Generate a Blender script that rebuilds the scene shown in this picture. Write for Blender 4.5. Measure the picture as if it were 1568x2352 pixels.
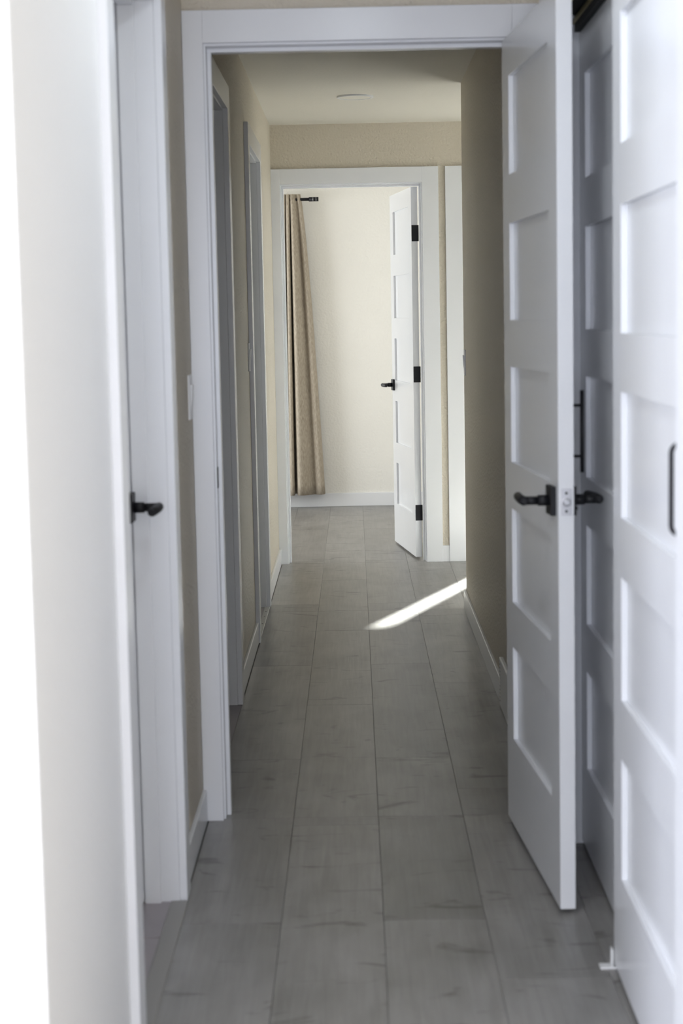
import bpy, bmesh, math, random
from mathutils import Vector, Matrix
random.seed(7)
S = bpy.context.scene
for o in list(bpy.data.objects): bpy.data.objects.remove(o)
COL = S.collection

# ------------------------------------------------------------------ camera
FPX, PITCH, ROLL, YAW, CAMH = 4018.59, 0.1116, -0.0193, -0.0088, 1.3805
fw = Vector((math.sin(YAW)*math.cos(PITCH), math.cos(YAW)*math.cos(PITCH), -math.sin(PITCH)))
rt = Vector((math.cos(YAW), -math.sin(YAW), 0)); up = rt.cross(fw)
r2 = rt*math.cos(ROLL)+up*math.sin(ROLL); u2 = up*math.cos(ROLL)-rt*math.sin(ROLL)
cd = bpy.data.cameras.new('camera'); cam = bpy.data.objects.new('camera', cd); COL.objects.link(cam)
cam.matrix_world = Matrix(((r2.x, u2.x, -fw.x, 0), (r2.y, u2.y, -fw.y, 0), (r2.z, u2.z, -fw.z, CAMH), (0, 0, 0, 1)))
cd.sensor_fit = 'VERTICAL'; cd.sensor_height = 36; cd.sensor_width = 24; cd.lens = FPX*36/2352
cd.clip_start = 0.05
cd.dof.use_dof = True; cd.dof.focus_distance = 8.8; cd.dof.aperture_fstop = 5.0
S.camera = cam

# ------------------------------------------------------------------ light and exposure
S.view_settings.view_transform = 'Standard'; S.view_settings.look = 'None'
S.view_settings.gamma = 1; S.view_settings.use_curve_mapping = False
S.view_settings.exposure = 0.0
w = bpy.data.worlds.new('sky'); S.world = w; w.use_nodes = True
w.node_tree.nodes['Background'].inputs[0].default_value = (.75, .88, 1, 1)
w.node_tree.nodes['Background'].inputs[1].default_value = 1.0
EL = math.radians(24)
sd = Vector((-.351*math.cos(EL), -.936*math.cos(EL), -math.sin(EL)))
sl = bpy.data.lights.new('sun', 'SUN'); sl.energy = 62; sl.angle = .018; sl.color = (.98, 1, .95)
so = bpy.data.objects.new('sun', sl); COL.objects.link(so); so.rotation_euler = sd.to_track_quat('-Z', 'Y').to_euler()
so.location = (3, 16, 6)
def area(name, loc, dirv, sx, sy, power, color):
    l = bpy.data.lights.new(name, 'AREA'); l.shape = 'RECTANGLE'; l.size = sx; l.size_y = sy
    l.energy = power; l.color = color
    o = bpy.data.objects.new(name, l); COL.objects.link(o); o.location = loc
    o.rotation_euler = Vector(dirv).to_track_quat('-Z', 'Z').to_euler(); return o
COOL = (.80, .845, 1)
area('daylight_living_side', (-3.0, -.4, 1.35), (1, 0, 0), 3.2, 1.5, 405, COOL)
area('daylight_living_back', (-.36, -2.2, 1.35), (0, 1, 0), .75, 1.5, 84, COOL)
area('daylight_bedroom', (-3.0, 11.3, 1.2), (1, 0, 0), 1.8, 1.8, 93, (.97, .99, 1))
area('daylight_alcove', (3.08, 8.95, 1.3), (-1, 0, 0), 1.1, 1.5, 3, (.93, 1, .93))

dl = bpy.data.lights.new('near_fill', 'AREA'); dl.shape = 'DISK'; dl.size = .15; dl.energy = 5; dl.color = (.84, .92, 1)  # unseen fill lamp added to brighten the left door casing
dlo = bpy.data.objects.new('near_fill', dl); COL.objects.link(dlo); dlo.location = (.028, 3.15, 2.412)

# ------------------------------------------------------------------ materials
def mat(name):
    m = bpy.data.materials.new(name); m.use_nodes = True
    nt = m.node_tree; return m, nt, nt.nodes['Principled BSDF']
def N(nt, t, **k):
    n = nt.nodes.new(t)
    for a, b in k.items():
        if a in n.inputs: n.inputs[a].default_value = b
        else: setattr(n, a, b)
    return n
def paint(name, col, rough, bump=0, scale=100, detail=3, spec=.5):
    m, nt, p = mat(name)
    g = N(nt, 'ShaderNodeNewGeometry')
    n = N(nt, 'ShaderNodeTexNoise', Scale=scale, Detail=detail); nt.links.new(g.outputs['Position'], n.inputs['Vector'])
    n2 = N(nt, 'ShaderNodeTexNoise', Scale=1.7, Detail=2.0); nt.links.new(g.outputs['Position'], n2.inputs['Vector'])
    r = N(nt, 'ShaderNodeValToRGB'); e = r.color_ramp.elements
    e[0].position = .3; e[1].position = .7
    e[0].color = tuple(c*.97 for c in col)+(1,); e[1].color = tuple(col)+(1,)
    nt.links.new(n2.outputs['Fac'], r.inputs[0]); nt.links.new(r.outputs[0], p.inputs['Base Color'])
    p.inputs['Roughness'].default_value = rough; p.inputs['Specular IOR Level'].default_value = spec
    if bump:
        b = N(nt, 'ShaderNodeBump', Strength=1.0, Distance=bump)
        nt.links.new(n.outputs['Fac'], b.inputs['Height']); nt.links.new(b.outputs[0], p.inputs['Normal'])
    return m
WALL = paint('wall_paint', (.655, .595, .49), .55, .006, 85)
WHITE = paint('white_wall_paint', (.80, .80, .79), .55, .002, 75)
CREAM = paint('cream_wall_paint', (.86, .84, .79), .6, .003, 75)
CEIL = paint('ceiling_paint', (.76, .73, .66), .8, .0012, 70)
TRIM = paint('trim_paint', (.80, .81, .83), .25, .0002, 60)
DOORP = paint('door_paint', (.80, .81, .83), .22, .0002, 50)
PLAST = paint('white_plastic', (.80, .80, .80), .35)
BLACK = paint('black_metal', (.007, .007, .009), .5, .0001, 300, 3, .3)
METAL = paint('satin_nickel', (.62, .62, .64), .32); METAL.node_tree.nodes['Principled BSDF'].inputs['Metallic'].default_value = .8
BRASS = paint('bronze_track', (.62, .52, .28), .35); BRASS.node_tree.nodes['Principled BSDF'].inputs['Metallic'].default_value = .7
DARK = paint('dark_hole', (.02, .02, .02), .7)
TILE = paint('bath_tile', (.33, .30, .31), .4, .0004, 40)
GROUT = paint('grout', (.62, .58, .53), .9, .001, 200)
STRIP = paint('transition_strip', (.27, .26, .24), .4, .0003, 60)
STRIPL = paint('pale_transition_strip', (.48, .47, .44), .4, .0003, 60)
DIFF = paint('light_diffuser', (.85, .82, .74), .4)
SUBF = paint('subfloor', (.13, .125, .115), .8)
def cloth():
    m, nt, p = mat('linen_cloth')
    tc = N(nt, 'ShaderNodeNewGeometry')
    n = N(nt, 'ShaderNodeTexNoise', Scale=300.0, Detail=2.0)
    mp = N(nt, 'ShaderNodeMapping'); mp.inputs['Scale'].default_value = (1, 1, .12)
    nt.links.new(tc.outputs['Position'], mp.inputs[0]); nt.links.new(mp.outputs[0], n.inputs['Vector'])
    r = N(nt, 'ShaderNodeValToRGB'); e = r.color_ramp.elements
    e[0].position = .35; e[1].position = .65; e[0].color = (.33, .28, .22, 1); e[1].color = (.50, .44, .36, 1)
    nt.links.new(n.outputs['Fac'], r.inputs[0]); nt.links.new(r.outputs[0], p.inputs['Base Color'])
    p.inputs['Roughness'].default_value = .9; p.inputs['Specular IOR Level'].default_value = .1
    b = N(nt, 'ShaderNodeBump', Strength=.6, Distance=.001); nt.links.new(n.outputs['Fac'], b.inputs['Height']); nt.links.new(b.outputs[0], p.inputs['Normal'])
    return m
CLOTH = cloth()
def plank_mat():
    m, nt, p = mat('vinyl_plank'); L = nt.links.new
    g = N(nt, 'ShaderNodeNewGeometry'); oi = N(nt, 'ShaderNodeObjectInfo')
    mul = N(nt, 'ShaderNodeMath', operation='MULTIPLY'); mul.inputs[1].default_value = 53.0; L(oi.outputs['Random'], mul.inputs[0])
    cx = N(nt, 'ShaderNodeCombineXYZ'); L(mul.outputs[0], cx.inputs[2]); L(mul.outputs[0], cx.inputs[0])
    add = N(nt, 'ShaderNodeVectorMath', operation='ADD'); L(g.outputs['Position'], add.inputs[0]); L(cx.outputs[0], add.inputs[1])
    def noise(sc, mapping, det, dist=0):
        mp = N(nt, 'ShaderNodeMapping'); mp.inputs['Scale'].default_value = mapping; L(add.outputs[0], mp.inputs[0])
        n = N(nt, 'ShaderNodeTexNoise', Scale=sc, Detail=det, Distortion=dist); L(mp.outputs[0], n.inputs['Vector']); return n
    grain = noise(1.0, (75, 3.2, 1), 5, .6)
    blot = noise(1.0, (7, 3.2, 1), 4, .4)
    smud = noise(1.0, (5, 11, 1), 6, 1.6)
    r = N(nt, 'ShaderNodeValToRGB'); e = r.color_ramp.elements
    e[0].position = .30; e[1].position = .70; e[0].color = (.165, .157, .146, 1); e[1].color = (.285, .276, .260, 1)
    mx = N(nt, 'ShaderNodeMix', data_type='FLOAT'); mx.inputs[0].default_value = .38
    L(blot.outputs['Fac'], mx.inputs[2]); L(grain.outputs['Fac'], mx.inputs[3]); L(mx.outputs[0], r.inputs[0])
    sr = N(nt, 'ShaderNodeValToRGB'); s = sr.color_ramp.elements
    s[0].position = .27; s[1].position = .39; s[0].color = (.45, .44, .43, 1); s[1].color = (1, 1, 1, 1); L(smud.outputs['Fac'], sr.inputs[0])
    m1 = N(nt, 'ShaderNodeMix', data_type='RGBA', blend_type='MULTIPLY'); m1.inputs[0].default_value = 1
    L(r.outputs[0], m1.inputs[6]); L(sr.outputs[0], m1.inputs[7])
    rv = N(nt, 'ShaderNodeMapRange'); rv.inputs[3].default_value = .84; rv.inputs[4].default_value = 1.16; L(oi.outputs['Random'], rv.inputs[0])
    m2 = N(nt, 'ShaderNodeVectorMath', operation='SCALE'); L(m1.outputs[2], m2.inputs[0]); L(rv.outputs[0], m2.inputs[3])
    L(m2.outputs[0], p.inputs['Base Color'])
    p.inputs['Roughness'].default_value = .34; p.inputs['Specular IOR Level'].default_value = .5
    b = N(nt, 'ShaderNodeBump', Strength=.5, Distance=.0010); L(grain.outputs['Fac'], b.inputs['Height']); L(b.outputs[0], p.inputs['Normal'])
    return m
PLANK = plank_mat()

# ------------------------------------------------------------------ mesh helpers
def box(bm, x0, x1, y0, y1, z0, z1):
    if x0 > x1: x0, x1 = x1, x0
    if y0 > y1: y0, y1 = y1, y0
    vs = [bm.verts.new((x, y, z)) for x in (x0, x1) for y in (y0, y1) for z in (z0, z1)]
    fs = [(0, 1, 3, 2), (4, 6, 7, 5), (0, 4, 5, 1), (2, 3, 7, 6), (0, 2, 6, 4), (1, 5, 7, 3)]
    return [bm.faces.new([vs[i] for i in f]) for f in fs]
def tube(bm, pts, rad, seg=16, caps=True):
    """round bar through points; rad is a number or a list"""
    pts = [Vector(p) for p in pts]; rad = rad if isinstance(rad, (list, tuple)) else [rad]*len(pts)
    rings = []; nrm = None
    for i, p in enumerate(pts):
        t = (pts[min(i+1, len(pts)-1)]-pts[max(i-1, 0)]).normalized()
        if nrm is None:
            nrm = t.orthogonal().normalized()
        else:
            nrm = (nrm-t*nrm.dot(t)).normalized()
        bn = t.cross(nrm)
        rings.append([bm.verts.new(p+(nrm*math.cos(a)+bn*math.sin(a))*rad[i]) for a in [2*math.pi*k/seg for k in range(seg)]])
    for a, b in zip(rings, rings[1:]):
        for k in range(seg): f = bm.faces.new((a[k], a[(k+1) % seg], b[(k+1) % seg], b[k])); f.smooth = True
    if caps: bm.faces.new(rings[0][::-1]); bm.faces.new(rings[-1])
def link(name, bm, m, parent=None, bevel=0, loc=None):
    bmesh.ops.recalc_face_normals(bm, faces=bm.faces[:])
    me = bpy.data.meshes.new(name); bm.to_mesh(me); bm.free(); me.materials.append(m)
    o = bpy.data.objects.new(name, me); COL.objects.link(o)
    if parent: o.parent = parent
    if loc: o.location = loc
    if bevel:
        b = o.modifiers.new('bevel', 'BEVEL'); b.width = bevel; b.segments = 2; b.limit_method = 'ANGLE'
    return o
def boxes(name, m, lst, parent=None, bevel=0, loc=None):
    bm = bmesh.new()
    for b in lst: box(bm, *b)
    return link(name, bm, m, parent, bevel, loc)
def tag(o, label, cat, group=None, kind=None):
    o['label'] = label; o['category'] = cat
    if group: o['group'] = group
    if kind: o['kind'] = kind
    return o
def empty(name, loc=(0, 0, 0), rz=0):
    o = bpy.data.objects.new(name, None); COL.objects.link(o); o.location = loc; o.rotation_euler = (0, 0, rz); o.empty_display_size = .05
    return o
ST = 'structure'
def copy_tree(o, parent=None):
    c = o.copy(); COL.objects.link(c); c.parent = parent
    for ch in o.children: copy_tree(ch, c)
    return c

# ------------------------------------------------------------------ plan (metres; y runs down the hallway)
XL, XR = -.4387, .5083           # hallway wall faces
TW = .12                         # wall thickness
ZC = 2.4244                      # ceiling
YE, YF, YC = 4.726, 9.7436, 8.1356   # doorway wall, end wall, corner of right wall
YB, YN = 12.70, 2.32             # bedroom back wall, near corner of left wall
ZJ = 2.095                       # underside of head jambs
JT = .018                        # jamb board
XRN = .501                       # near right wall face (closet side)
CY0, CY1 = 2.64, 4.45            # closet opening
BATH = (3.23, 4.04); DR1 = (5.39, 6.155); DR2 = (7.45, 8.275)
SH = (-3.1, 3.2, -2.3)           # outer shell x0, x1, y0

# ------------------------------------------------------------------ walls, ceiling
def wall_run(lst, x0, x1, y0, y1, openings, axis='y', head=ZJ+JT):
    """boxes of a wall with door openings cut along y (or x)"""
    a0, a1 = (y0, y1) if axis == 'y' else (x0, x1); cur = a0
    for (p, q) in openings:
        p -= JT; q += JT
        for (s, e, z0) in ((cur, p, 0), (p, q, head)):
            if e > s: lst.append((x0, x1, s, e, z0, ZC) if axis == 'y' else (s, e, y0, y1, z0, ZC))
        cur = q
    lst.append((x0, x1, cur, y1, 0, ZC) if axis == 'y' else (cur, x1, y0, y1, 0, ZC))
l = []; wall_run(l, XL-TW, XL, BATH[0]-JT, YF, [BATH, DR1, DR2]); l = l[1:]
tag(boxes('wall_left', WALL, l), 'long beige left wall of the hallway with three doorways', 'wall', kind=ST)
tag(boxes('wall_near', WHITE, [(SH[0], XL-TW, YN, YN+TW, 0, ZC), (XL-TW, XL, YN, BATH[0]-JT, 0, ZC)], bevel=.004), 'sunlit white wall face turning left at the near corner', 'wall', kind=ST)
EJ0, EJ1 = -.377, .424           # entrance doorway jamb faces
l = []; wall_run(l, XL, XR+.45, YE, YE+TW, [(EJ0, EJ1)], 'x')
tag(boxes('wall_entry', WALL, l), 'wall holding the white framed doorway across the hallway', 'wall', kind=ST)
tag(boxes('wall_right', WALL, [(XR, XR+TW, YE+TW, YC, 0, ZC)]), 'textured beige right wall beyond the open door, ending at a corner', 'wall', kind=ST)
tag(boxes('wall_alcove', WHITE, [(XR+TW, SH[1], YC-TW, YC, 0, ZC)]), 'white wall of the side passage round the corner', 'wall', kind=ST)  # unseen wall, made white so the bounced sun stays neutral
FJ0, FJ1 = -.383, .383           # bedroom doorway jamb faces
SJ0, SJ1 = .612, 2.20            # side room doorway jamb faces
l = []; wall_run(l, XL-TW, SH[1], YF, YF+TW, [(FJ0, FJ1), (SJ0, SJ1)], 'x')
tag(boxes('wall_far', WALL, l), 'beige end wall of the hallway around the bedroom doorway', 'wall', kind=ST)
# closet side of the near hall
tag(boxes('wall_closet', WALL, [(XRN, XRN+TW, SH[2], CY0-JT, 0, ZC), (XRN, XRN+TW, CY1+JT, YE, 0, ZC),
     (XRN, XRN+TW, CY0-JT, CY1+JT, 2.13, ZC), (1.2, 1.26, CY0-.3, YE, 0, ZC), (XRN+TW, 1.26, CY0-.36, CY0-.3, 0, ZC)]),
    'right wall of the near hall around the closet opening', 'wall', kind=ST)
# bedroom, side room, shell
WB0, WB1 = -1.75, -.72           # bedroom back window
tag(boxes('wall_bedroom', CREAM, [(WB1, .5, YB, YB+TW, 0, ZC), (SH[0], WB0, YB, YB+TW, 0, ZC), (WB0, WB1, YB, YB+TW, 0, .9), (WB0, WB1, YB, YB+TW, 2.12, ZC),
     (.5, .6, YF+TW, YB+TW, 0, ZC)]), 'cream bedroom back wall seen through the far doorway', 'wall', kind=ST)
WS = [(1.597, 1.706), (1.97, 3.0)]; YS = 11.8
tag(boxes('wall_side', WALL, [(.6, 1.597, YS, YS+.1, 0, ZC), (3.0, SH[1], YS, YS+.1, 0, ZC), (1.59, 3.0, YS, YS+.1, 2.30, ZC), (1.59, 3.0, YS, YS+.1, 0, .1)]),
    'outer wall of the side room with a tall window', 'wall', kind=ST)
fr = boxes('window_1', TRIM, [(1.706, 1.97, YS+.01, YS+.09, .1, 2.30)]); tag(fr, 'tall side room window with narrow left light', 'window', kind=ST)
bz0, bz1 = .3, 2.15
tag(boxes('wall_outer', CREAM, [
    # left outer wall with living and bedroom windows
    (SH[0]-.1, SH[0], SH[2], -2.0, 0, ZC), (SH[0]-.1, SH[0], 1.2, 10.4, 0, ZC), (SH[0]-.1, SH[0], 12.2, YB+TW, 0, ZC),
    (SH[0]-.1, SH[0], -2.0, 1.2, 0, .6), (SH[0]-.1, SH[0], -2.0, 1.2, bz1, ZC), (SH[0]-.1, SH[0], 10.4, 12.2, 0, bz0), (SH[0]-.1, SH[0], 10.4, 12.2, bz1, ZC),
    # back wall with window
    (SH[0], -.75, SH[2]-.1, SH[2], 0, ZC), (.03, XRN+TW, SH[2]-.1, SH[2], 0, ZC), (-.75, .03, SH[2]-.1, SH[2], 0, .6), (-.75, .03, SH[2]-.1, SH[2], bz1, ZC),
    # right outer wall with alcove window
    (SH[1], SH[1]+.1, YC-TW, 8.4, 0, ZC), (SH[1], SH[1]+.1, 9.5, YS+.1, 0, ZC), (SH[1], SH[1]+.1, 8.4, 9.5, 0, .55), (SH[1], SH[1]+.1, 8.4, 9.5, 2.05, ZC),
    # blank backs of the rooms on the left
    (-1.6, -1.5, YN+TW, YF, 0, ZC)]), 'outer walls of the house behind and beside the hallway', 'wall', kind=ST)
tag(boxes('ceiling', CEIL, [(SH[0]-.1, SH[1]+.1, SH[2]-.1, YB+TW, ZC, ZC+.1)]), 'flat off-white ceiling over the hallway', 'ceiling', kind=ST)

# ------------------------------------------------------------------ floor
PW, PL, PG = .2345, 1.485, .0008
floor = boxes('floor', SUBF, [(SH[0]-.1, SH[1]+.1, SH[2]-.1, YB+TW, -.06, -.004)])
tag(floor, 'grey-brown wood look plank floor running down the hallway', 'floor', kind=ST)
def plank_mesh(wd, ln):
    bm = bmesh.new(); c = .0006
    a = [(-1, -1), (1, -1), (1, 1), (-1, 1)]
    lo = [bm.verts.new((sx*wd/2, sy*ln/2, -.004)) for sx, sy in a]
    mi = [bm.verts.new((sx*wd/2, sy*ln/2, -c)) for sx, sy in a]
    hi = [bm.verts.new((sx*(wd/2-c), sy*(ln/2-c), 0)) for sx, sy in a]
    for p, q in ((lo, mi), (mi, hi)):
        for k in range(4): bm.faces.new((p[k], p[(k+1) % 4], q[(k+1) % 4], q[k]))
    bm.faces.new(hi)
    bmesh.ops.recalc_face_normals(bm, faces=bm.faces[:])
    me = bpy.data.meshes.new('plank'); bm.to_mesh(me); bm.free(); me.materials.append(PLANK); return me
cache = {}
def plank(x0, x1, y0, y1):
    k = (round(x1-x0, 4), round(y1-y0, 4))
    if k not in cache: cache[k] = plank_mesh(k[0]-PG, k[1]-PG)
    o = bpy.data.objects.new('plank', cache[k]); COL.objects.link(o); o.parent = floor; o.location = ((x0+x1)/2, (y0+y1)/2, 0)
JOFF = {-1: 3.885, 0: 4.650, 1: 3.885, 2: 3.514, 3: 4.3}     # joints read off the photograph
ZONES = [(SH[0], XRN, -2.2, YN), (-.425, XRN+.45, YN, YE), (-.425, XR, YE, YC), (-.425, SH[1], YC, YF), (-2.0, .5, YF, YB), (.6, SH[1], YF, YS)]
xo = .0445
for i in range(-12, 12):
    s0, s1 = xo+(i-1)*PW, xo+i*PW
    off = JOFF.get(i, 3.0+(i*.617 % 1)*PL)
    for (zx0, zx1, zy0, zy1) in ZONES:
        a, b = max(s0, zx0), min(s1, zx1)
        if b-a < .03 or (zy1 == YN and s1 < -1.5): continue
        k0 = math.floor((zy0-off)/PL)
        y = off+k0*PL
        while y < zy1:
            p, q = max(y, zy0), min(y+PL, zy1)
            # merge pieces cut only by a zone border: border cuts are kept hidden under door frames
            if q-p > .02: plank(a, b, p, q)
            y += PL
# bathroom tiles beyond the left doorway
tf = boxes('floor_bathroom', GROUT, [(-1.5, -.458, BATH[0], BATH[1], -.004, -.0015)]); tag(tf, 'mauve grey tile floor in the left doorway', 'floor', kind=ST)
for y0, y1 in ((BATH[0], 3.519), (3.522, 3.796), (3.80, BATH[1])):
    boxes('tile', TILE, [(-.80, -.459, y0, y1, -.003, .0005)], tf, .0006)
tag(boxes('threshold', STRIP, [(-.459, -.418, BATH[0]+.002, BATH[1]-.002, -.003, .004)], bevel=.002), 'dark grey transition strip in the doorway on the near left', 'threshold')
t2 = boxes('threshold', STRIPL, [(-.449, -.424, DR2[0]+.002, DR2[1]-.002, -.003, .004)], bevel=.002)
tag(t2, 'pale transition strip in the farthest doorway on the left wall', 'threshold')
for y in (7.62, 7.81, 8.0, 8.13):
    bm = bmesh.new(); tube(bm, [(-.436, y, .0035), (-.436, y, .0046)], .0035, 8); link('screw', bm, DARK, t2)
tf2 = boxes('floor_side', TILE, [(-1.5, -.449, DR2[0], DR2[1], -.004, 0), (-1.5, -.425, DR1[0], DR1[1], -.004, 0)]); tag(tf2, 'dark tile floor behind the far left doorways', 'floor', kind=ST)

# ------------------------------------------------------------------ door frames (jamb, stop, casing)
CW, CT = .09, .018
def frame(name, label, axis, plane, side, a0, a1, depth, stop_at, cl=CW, cr=CW, clip=None, back=True):
    """axis: the wall runs along 'x' or 'y'; plane = coordinate of the seen wall face; side = direction out of the wall (+1/-1)"""
    root = empty(name); tag(root, label, 'door frame', kind=ST)
    def B(n, u0, u1, d0, d1, z0, z1, bev=.0012):
        # d measured from the wall face into the wall
        p, q = plane-side*d0, plane-side*d1
        return boxes(n, TRIM, [(u0, u1, p, q, z0, z1)] if axis == 'x' else [(p, q, u0, u1, z0, z1)], root, bev)
    rv = .006; zt = ZJ+rv+CW-.006
    B('casing', a0-rv-cl, a0-rv, -CT, 0, 0, zt); B('casing', a1+rv, a1+rv+cr, -CT, 0, 0, zt)
    B('head_casing', a0-rv, a1+rv, -CT, 0, ZJ+rv, zt)
    B('jamb', a0-JT, a0, 0, depth, 0, ZJ); B('jamb', a1, a1+JT, 0, depth, 0, ZJ); B('head_jamb', a0-JT, a1+JT, 0, depth, ZJ, ZJ+JT)
    s0, s1 = stop_at
    B('stop', a0, a0+.011, s0, s1, 0, ZJ-.011); B('stop', a1-.011, a1, s0, s1, 0, ZJ-.011); B('head_stop', a0, a1, s0, s1, ZJ-.011, ZJ)
    return root
f1 = frame('trim_1', 'white frame of the doorway the open panelled door hangs in', 'x', YE, -1, EJ0, EJ1, TW, (.04, .075), cl=.0545, cr=.07)
f2 = frame('trim_2', 'white frame of the closed doorway on the near left', 'y', XL, 1, BATH[0], BATH[1], TW, (.043, .081))
f3 = frame('trim_3', 'dark-sided frame of the first doorway inside the left hallway wall', 'y', XL, 1, DR1[0], DR1[1], TW, (.042, .08))
f4 = frame('trim_4', 'frame of the farthest doorway on the left wall, with pale threshold', 'y', XL, 1, DR2[0], DR2[1], TW, (.035, .08))
f5 = frame('trim_5', 'white frame of the bedroom doorway at the end', 'x', YF, -1, FJ0, FJ1, TW, (.045, .08), cl=.05)
f6 = frame('trim_6', 'bright white casing right of the bedroom doorway, cut by the wall corner', 'x', YF, -1, SJ0, SJ1, TW, (.04, .08))
# strike plate on the left jamb of the near doorway
sp = boxes('strike_plate', BLACK, [(EJ0, EJ0+.0015, YE+.006, YE+.032, .921, .978)], f1, .0007); sp['label'] = 'dark strike plate'
# closet frame
cf = empty('trim_7'); tag(cf, 'white frame around the sliding closet doors', 'door frame', kind=ST)
for n, b in (('casing', (XRN-CT, XRN, CY0-.09, CY0, 0, 2.2)), ('casing', (XRN-CT, XRN, CY1, CY1+.09, 0, 2.2)), ('head_casing', (XRN-CT, XRN, CY0, CY1, 2.11, 2.2)),
             ('jamb', (XRN, XRN+TW, CY0-JT, CY0, 0, 2.13)), ('jamb', (XRN, XRN+TW, CY1, CY1+JT, 0, 2.13)), ('head_jamb', (XRN, XRN+TW, CY0, CY1, 2.112, 2.13))):
    boxes(n, TRIM, [b], cf, .0012)

# ------------------------------------------------------------------ panelled doors
def leaf(name, label, W, H, pz, ph, T=.035, stile=.106, rec=.0115):
    """hinge edge on local x=0, thickness 0..T along local y, five recessed panels"""
    bm = bmesh.new()
    rails = [0]+[v for z in pz for v in (z, z+ph)]+[H]
    box(bm, 0, stile, 0, T, 0, H); box(bm, W-stile, W, 0, T, 0, H)
    for k in range(0, len(rails), 2): box(bm, stile, W-stile, 0, T, rails[k], rails[k+1])
    # weld the frame into one skin: drop the hidden butt faces
    bmesh.ops.remove_doubles(bm, verts=bm.verts[:], dist=1e-5)
    root = link(name, bm, DOORP); tag(root, label, 'door', kind=ST)
    for z in pz:
        boxes('panel', DOORP, [(stile-.004, W-stile+.004, rec, T-rec, z-.004, z+ph+.004)], root)
    return root
def lever(root, u, z, side, T=.035, du=-1, turn=False):
    """lever set on one face: side -1 = face at y 0, +1 = face at y T; du = way the lever points along x"""
    y = 0 if side < 0 else T; s = side
    h = boxes('lever_handle', BLACK, [(u-.033, u+.033, y, y+s*.012, z-.033, z+.033)], root, .0015); h['label'] = 'black lever handle'
    bm = bmesh.new()
    tube(bm, [(u, y+s*.012, z), (u, y+s*.036, z)], .0125, 20)
    tube(bm, [(u, y+s*.036, z), (u, y+s*.064, z)], .0098, 20)
    link('neck', bm, BLACK, h)
    bm = bmesh.new()
    pts = [(u-du*.012, y+s*.069, z), (u-du*.006, y+s*.069, z), (u+du*.02, y+s*.069, z), (u+du*.06, y+s*.068, z), (u+du*.105, y+s*.065, z), (u+du*.112, y+s*.0645, z)]
    tube(bm, pts, [.006, .0105, .0108, .0105, .0100, .0065], 20)
    link('lever', bm, BLACK, h)
    if turn:
        bm = bmesh.new(); tube(bm, [(u, y+s*.012, z-.02), (u, y+s*.02, z-.02)], .004, 12); link('turn_pin', bm, BLACK, h)
    return h
PZ = [.238, .608, .980, 1.349, 1.722]; PH = .249; DH = 2.072
# the open door near the camera (hinge far, free edge near): local +x from hinge to free edge
import mathutils
d1 = leaf('door_1', 'open white five-panel door with black levers, edge toward the viewer', .775, DH, PZ, PH)
hx, hy, fx, fy = .4004, 4.682, .4526, 3.909
ang = math.atan2(fy-hy, fx-hx)
# local y (thickness) must point to +x: with direction (0,-1) local y = (1,0)
d1.location = (hx, hy, .012); d1.rotation_euler = (0, 0, ang)
lever(d1, .775-.062, .942, -1, turn=False); lever(d1, .775-.062, .942, 1, turn=True)
lp = boxes('latch_plate', METAL, [(.7735, .776, .0055, .0305, .913, .973)], d1, .0008); lp['label'] = 'silver latch plate'
bm = bmesh.new(); tube(bm, [(.775, .018, .943), (.782, .018, .943), (.7855, .018, .943)], [.0095, .0095, .006], 18); link('latch_bolt', bm, METAL, lp)
for z in (.9225, .9635):
    bm = bmesh.new(); tube(bm, [(.7755, .018, z), (.7764, .018, z)], .0032, 12); link('screw', bm, DARK, lp)
pb = empty('pull_bar'); pb.parent = d1
bm = bmesh.new(); tube(bm, [(.70, .035+.034, 1.003), (.70, .035+.034, 1.190)], .0047, 14); link('bar', bm, BLACK, pb)
for z in (1.04, 1.156):
    bm = bmesh.new(); tube(bm, [(.70, .035, z), (.70, .035+.034, z)], .0034, 12); link('post', bm, BLACK, pb)
def hinge(root, z, x=0, T=.035):
    h = boxes('hinge', BLACK, [(x-.0025, x+.0005, .004, T+.001, z-.0445, z+.0445)], root, .001)
    bm = bmesh.new(); tube(bm, [(x-.003, T+.004, z-.0445), (x-.003, T+.004, z+.0445)], .0055, 12); link('knuckle', bm, BLACK, h)
    return h
for z in (.26, 1.04, 1.82): hinge(d1, z)
# bathroom door, closed
d2 = leaf('door_2', 'closed white door in the near left doorway with black lever', BATH[1]-BATH[0]-.008, 2.075, PZ, PH)
# local x runs +y from hinge (near) to latch (far); local y then points to -x: seen face is y=0
d2.location = (XL-.0825, BATH[0]+.004, .012); d2.rotation_euler = (0, 0, math.pi/2)
lever(d2, BATH[1]-BATH[0]-.008-.062, .942, -1)
d3 = leaf('door_3', 'closed door inside the first doorway of the left hallway wall', DR1[1]-DR1[0]-.008, 2.075, PZ, PH)
d3.location = (XL-.0815, DR1[0]+.004, .012); d3.rotation_euler = (0, 0, math.pi/2); lever(d3, .062, .942, -1, du=1)
d4 = leaf('door_4', 'closed door inside the farthest doorway of the left wall', DR2[1]-DR2[0]-.008, 2.075, PZ, PH)
d4.location = (XL-.0815, DR2[0]+.004, .012); d4.rotation_euler = (0, 0, math.pi/2); lever(d4, .062, .942, -1, du=1)
# bedroom door, open into the bedroom: hinge at right jamb, free end beyond
W5 = .745
d5 = leaf('door_5', 'white five-panel bedroom door standing open at the far end', W5, DH, PZ, PH)
d5.rotation_euler = (0, 0, math.radians(90+7.9)); d5.location = (.366, 9.853, .012)
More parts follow.
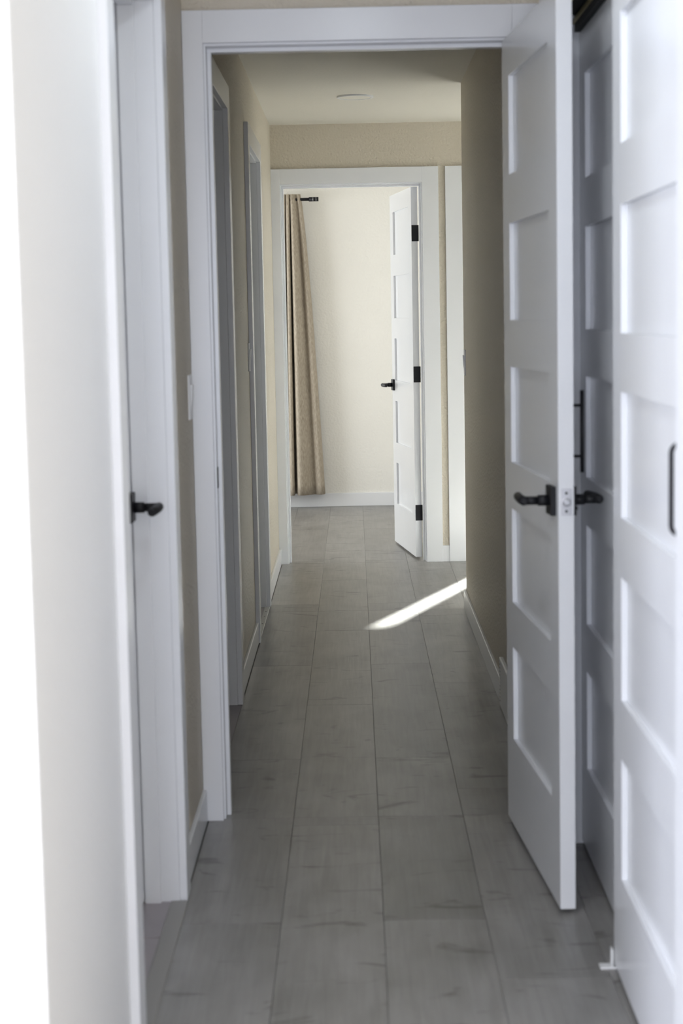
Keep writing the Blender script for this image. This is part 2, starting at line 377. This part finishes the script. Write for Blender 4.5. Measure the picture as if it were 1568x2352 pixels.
# local +x ~ +y, local y ~ -x : the face seen is at y=T
lever(d5, W5-.06, .952, 1)
for z in (.2525, 1.034, 1.818):
    h = boxes('hinge', BLACK, [(-.003, .0005, -.006, .034, z-.0445, z+.0445)], d5, .0012); h['label'] = 'black hinge'
# closet doors (bypass): local +x from near to far would give y to -x
CPZ = [.215, .587, .958, 1.324, 1.692]
d6 = leaf('door_6', 'front sliding closet door, bright white, on the right edge', .914, 2.05, CPZ, .251)
d6.location = (.526, 3.572, .012); d6.rotation_euler = (0, 0, -math.pi/2)     # +x runs to the viewer, thickness to +x
d7 = leaf('door_7', 'rear sliding closet door, shadowed, behind the open door', .914, 2.052, CPZ, .251)
d7.location = (.572, 4.446, .012); d7.rotation_euler = (0, 0, -math.pi/2)
dp = empty('door_pull'); dp.parent = d6
bm = bmesh.new(); u = 3.572-2.743
pts = [(u, 0, 1.012), (u, -.010, 1.013)]+[(u, -.010-.021*math.sin(a), 1.029-.016*math.cos(a)) for a in [math.pi/2*k/5 for k in range(1, 6)]]
pts += [(p[0], p[1], 2*1.087-p[2]) for p in pts[::-1]]
tube(bm, pts, .0042, 12); link('bow', bm, BLACK, dp)
for z in (1.012, 1.162):
    bm = bmesh.new(); tube(bm, [(u, 0, z), (u, -.003, z)], .007, 14); link('foot', bm, BLACK, dp)

# closet track and floor guide
tr = empty('closet_track', (.56, 3.55, 2.112)); tag(tr, 'bronze sliding door track above the rear closet door', 'track')
boxes('rail', BRASS, [(-.050, -.046, -.90, .89, -.026, 0), (-.004, .0, 0, .89, -.026, -.014)], tr, .0008)
boxes('channel_fill', DARK, [(-.046, .055, -.90, .89, -.004, 0), (.0, .055, -.0, .89, -.045, -.004)], tr)  # thin channel plate, plus a dark box filling the gap above the rear door
gd = empty('door_guide', (.522, 3.575, 0)); tag(gd, 'small white plastic floor guide at the closet door corner', 'door guide')
boxes('base', PLAST, [(-.026, .02, -.012, .014, 0, .005)], gd, .001); boxes('upright', PLAST, [(-.003, .002, -.008, .012, .005, .042)], gd, .001)

# ------------------------------------------------------------------ baseboards
BH, BT = .09, .012
def base(name, label, runs):
    o = boxes(name, TRIM, runs, None, .0025); tag(o, label, 'baseboard', kind=ST)
base('baseboard_left', 'low white baseboard along the left hallway wall',
     [(XL, XL+BT, BATH[1]+.096, YE-CT, 0, BH), (XL, XL+BT, DR1[1]+.096, DR2[0]-.096, 0, BH), (XL, XL+BT, DR2[1]+.096, YF-CT, 0, BH),
      (XL, XL+BT, YE+TW, DR1[0]-.096, 0, BH)])
base('baseboard_right', 'white baseboard along the right hallway wall up to the vent', [(XR-BT, XR, 6.10, YC+BT, 0, BH), (XR-BT, XR, YE+TW, 5.70, 0, BH), (XR, SH[1], YC, YC+BT, 0, BH)])
base('baseboard_far', 'short piece of baseboard between the two far casings', [(FJ1+.096, SJ0-.096, YF-BT, YF, 0, BH), (XL, FJ0-.056, YF-BT, YF, 0, BH)])
base('baseboard_bedroom', 'white baseboard on the bedroom back wall below the curtain', [(-2.6, .5, YB-BT, YB, 0, .098)])

# ------------------------------------------------------------------ light switches
def switch(label, x, y, z, side):
    root = empty('light_switch', (x, y, z)); tag(root, label, 'light switch', 'rocker light switches on the walls')
    s = side
    boxes('plate', PLAST, [(0, s*.0055, -.036, .036, -.059, .059)], root, .0018)
    bm = bmesh.new()
    # rocker: two tilted halves
    for z0, z1, o0, o1 in ((-.033, 0, .0065, .0095), (0, .033, .0095, .0115)):
        a = [bm.verts.new((s*.004, yy, zz)) for yy, zz in ((-.0165, z0), (.0165, z0), (.0165, z1), (-.0165, z1))]
        b = [bm.verts.new((s*oo, yy, zz)) for yy, zz, oo in ((-.0165, z0, o0), (.0165, z0, o0), (.0165, z1, o1), (-.0165, z1, o1))]
        bm.faces.new(a); bm.faces.new(b)
        for k in range(4): bm.faces.new((a[k], a[(k+1) % 4], b[(k+1) % 4], b[k]))
    link('rocker', bm, PLAST, root)
switch('white rocker switch beside the near doorway frame on the left wall', XL, 4.638, 1.174, 1)
switch('shadowed rocker switch before the farthest doorway on the left wall', XL, 7.305, 1.217, 1)
switch('rocker switch at the corner of the right hallway wall', XR, 8.03, 1.158, -1)

# ------------------------------------------------------------------ wall vent
vt = empty('wall_vent', (XR, 5.90, 0)); tag(vt, 'white slotted wall vent low on the right wall behind the open door', 'vent')
boxes('plate', PLAST, [(-.016, 0, -.17, .185, .002, .175)], vt, .004)
for k in range(11): boxes('slot', DARK, [(-.0163, -.010, .148, .160, .022+k*.013, .0265+k*.013)], vt)

# ------------------------------------------------------------------ ceiling light
cl = empty('ceiling_light', (.028, 8.55, ZC)); tag(cl, 'slim round white downlight on the hallway ceiling', 'ceiling light')
bm = bmesh.new(); prof = [(.088, 0), (.088, -.007), (.086, -.008), (.075, -.008), (.073, -.0055)]; seg = 48
rings = [[bm.verts.new((r*math.cos(2*math.pi*k/seg), r*math.sin(2*math.pi*k/seg), z)) for k in range(seg)] for r, z in prof]
for a, b in zip(rings, rings[1:]):
    for k in range(seg): bm.faces.new((a[k], a[(k+1) % seg], b[(k+1) % seg], b[k])).smooth = True
link('trim_ring', bm, PLAST, cl)
bm = bmesh.new(); tube(bm, [(0, 0, -.003), (0, 0, -.0065)], .0735, 48); link('diffuser', bm, DIFF, cl)
# made-up twin fitting above the frame, housing the added near fill lamp
c2 = copy_tree(cl); c2.location = (.028, 3.15, ZC); tag(c2, 'added unseen round fitting around the near hall fill lamp', 'ceiling light')

# ------------------------------------------------------------------ curtain and rod
# control points right to left: x at top, x at hem, y
CP = [(-.362, -.228, 12.665), (-.366, -.232, 12.61), (-.374, -.250, 12.575), (-.384, -.278, 12.585), (-.391, -.298, 12.612), (-.398, -.315, 12.600),
      (-.408, -.350, 12.560), (-.419, -.392, 12.535), (-.428, -.417, 12.545), (-.431, -.424, 12.58), (-.430, -.420, 12.65), (-.434, -.428, 12.675),
      (-.439, -.446, 12.65), (-.439, -.445, 12.58), (-.442, -.450, 12.545), (-.450, -.462, 12.535), (-.458, -.476, 12.55), (-.460, -.481, 12.60),
      (-.462, -.484, 12.66), (-.466, -.49, 12.58), (-.475, -.50, 12.54), (-.49, -.52, 12.55), (-.50, -.535, 12.63), (-.515, -.55, 12.55), (-.54, -.58, 12.54), (-.56, -.61, 12.63), (-.59, -.64, 12.56), (-.63, -.68, 12.6)]
def cr(p, n):
    out = []
    for i in range(len(p)-1):
        a, b, c, d = p[max(i-1, 0)], p[i], p[i+1], p[min(i+2, len(p)-1)]
        for k in range(n):
            t = k/n
            out.append(tuple(.5*(2*b[j]+(c[j]-a[j])*t+(2*a[j]-5*b[j]+4*c[j]-d[j])*t*t+(3*b[j]-a[j]-3*c[j]+d[j])*t**3) for j in range(3)))
    return out+[p[-1]]
path = cr(CP, 6); bm = bmesh.new(); NZ = 28; zt, zb = 2.245, .100
rows = []
for i in range(NZ+1):
    t = i/NZ; e = t**.72; z = zt+(zb-zt)*t
    flat = .35+.65*min(1, t*5)         # header gathers close to the rod
    rows.append([bm.verts.new((xt+(xb-xt)*e, 12.60+(y-12.60)*flat, z-.0*k)) for k, (xt, xb, y) in enumerate(path)])
for a, b in zip(rows, rows[1:]):
    for k in range(len(path)-1): bm.faces.new((a[k], a[k+1], b[k+1], b[k])).smooth = True
cu = link('curtain', bm, CLOTH)
m_ = cu.modifiers.new('thick', 'SOLIDIFY'); m_.thickness = .002
tag(cu, 'beige linen curtain gathered in folds beside the bedroom window', 'curtain')
rd = empty('curtain_rod', (-.9, 12.605, 2.208)); tag(rd, 'matt black curtain rod ending right of the curtain', 'curtain rod')
bm = bmesh.new(); tube(bm, [(-.95, 0, 0), (.60, 0, 0)], .0115, 16); link('rod', bm, BLACK, rd)
bm = bmesh.new(); tube(bm, [(.60, 0, 0), (.668, 0, 0)], .0155, 20); f_ = link('finial', bm, BLACK, rd)
for x in (.628, .650):
    bm = bmesh.new(); tube(bm, [(x, 0, 0), (x+.0018, 0, 0)], .0158, 20); link('ring', bm, METAL, f_)
bm = bmesh.new(); tube(bm, [(.50, 0, 0), (.50, .095, 0)], .006, 12); tube(bm, [(.50, .089, 0), (.50, .095, 0)], .02, 16); link('bracket', bm, BLACK, rd)
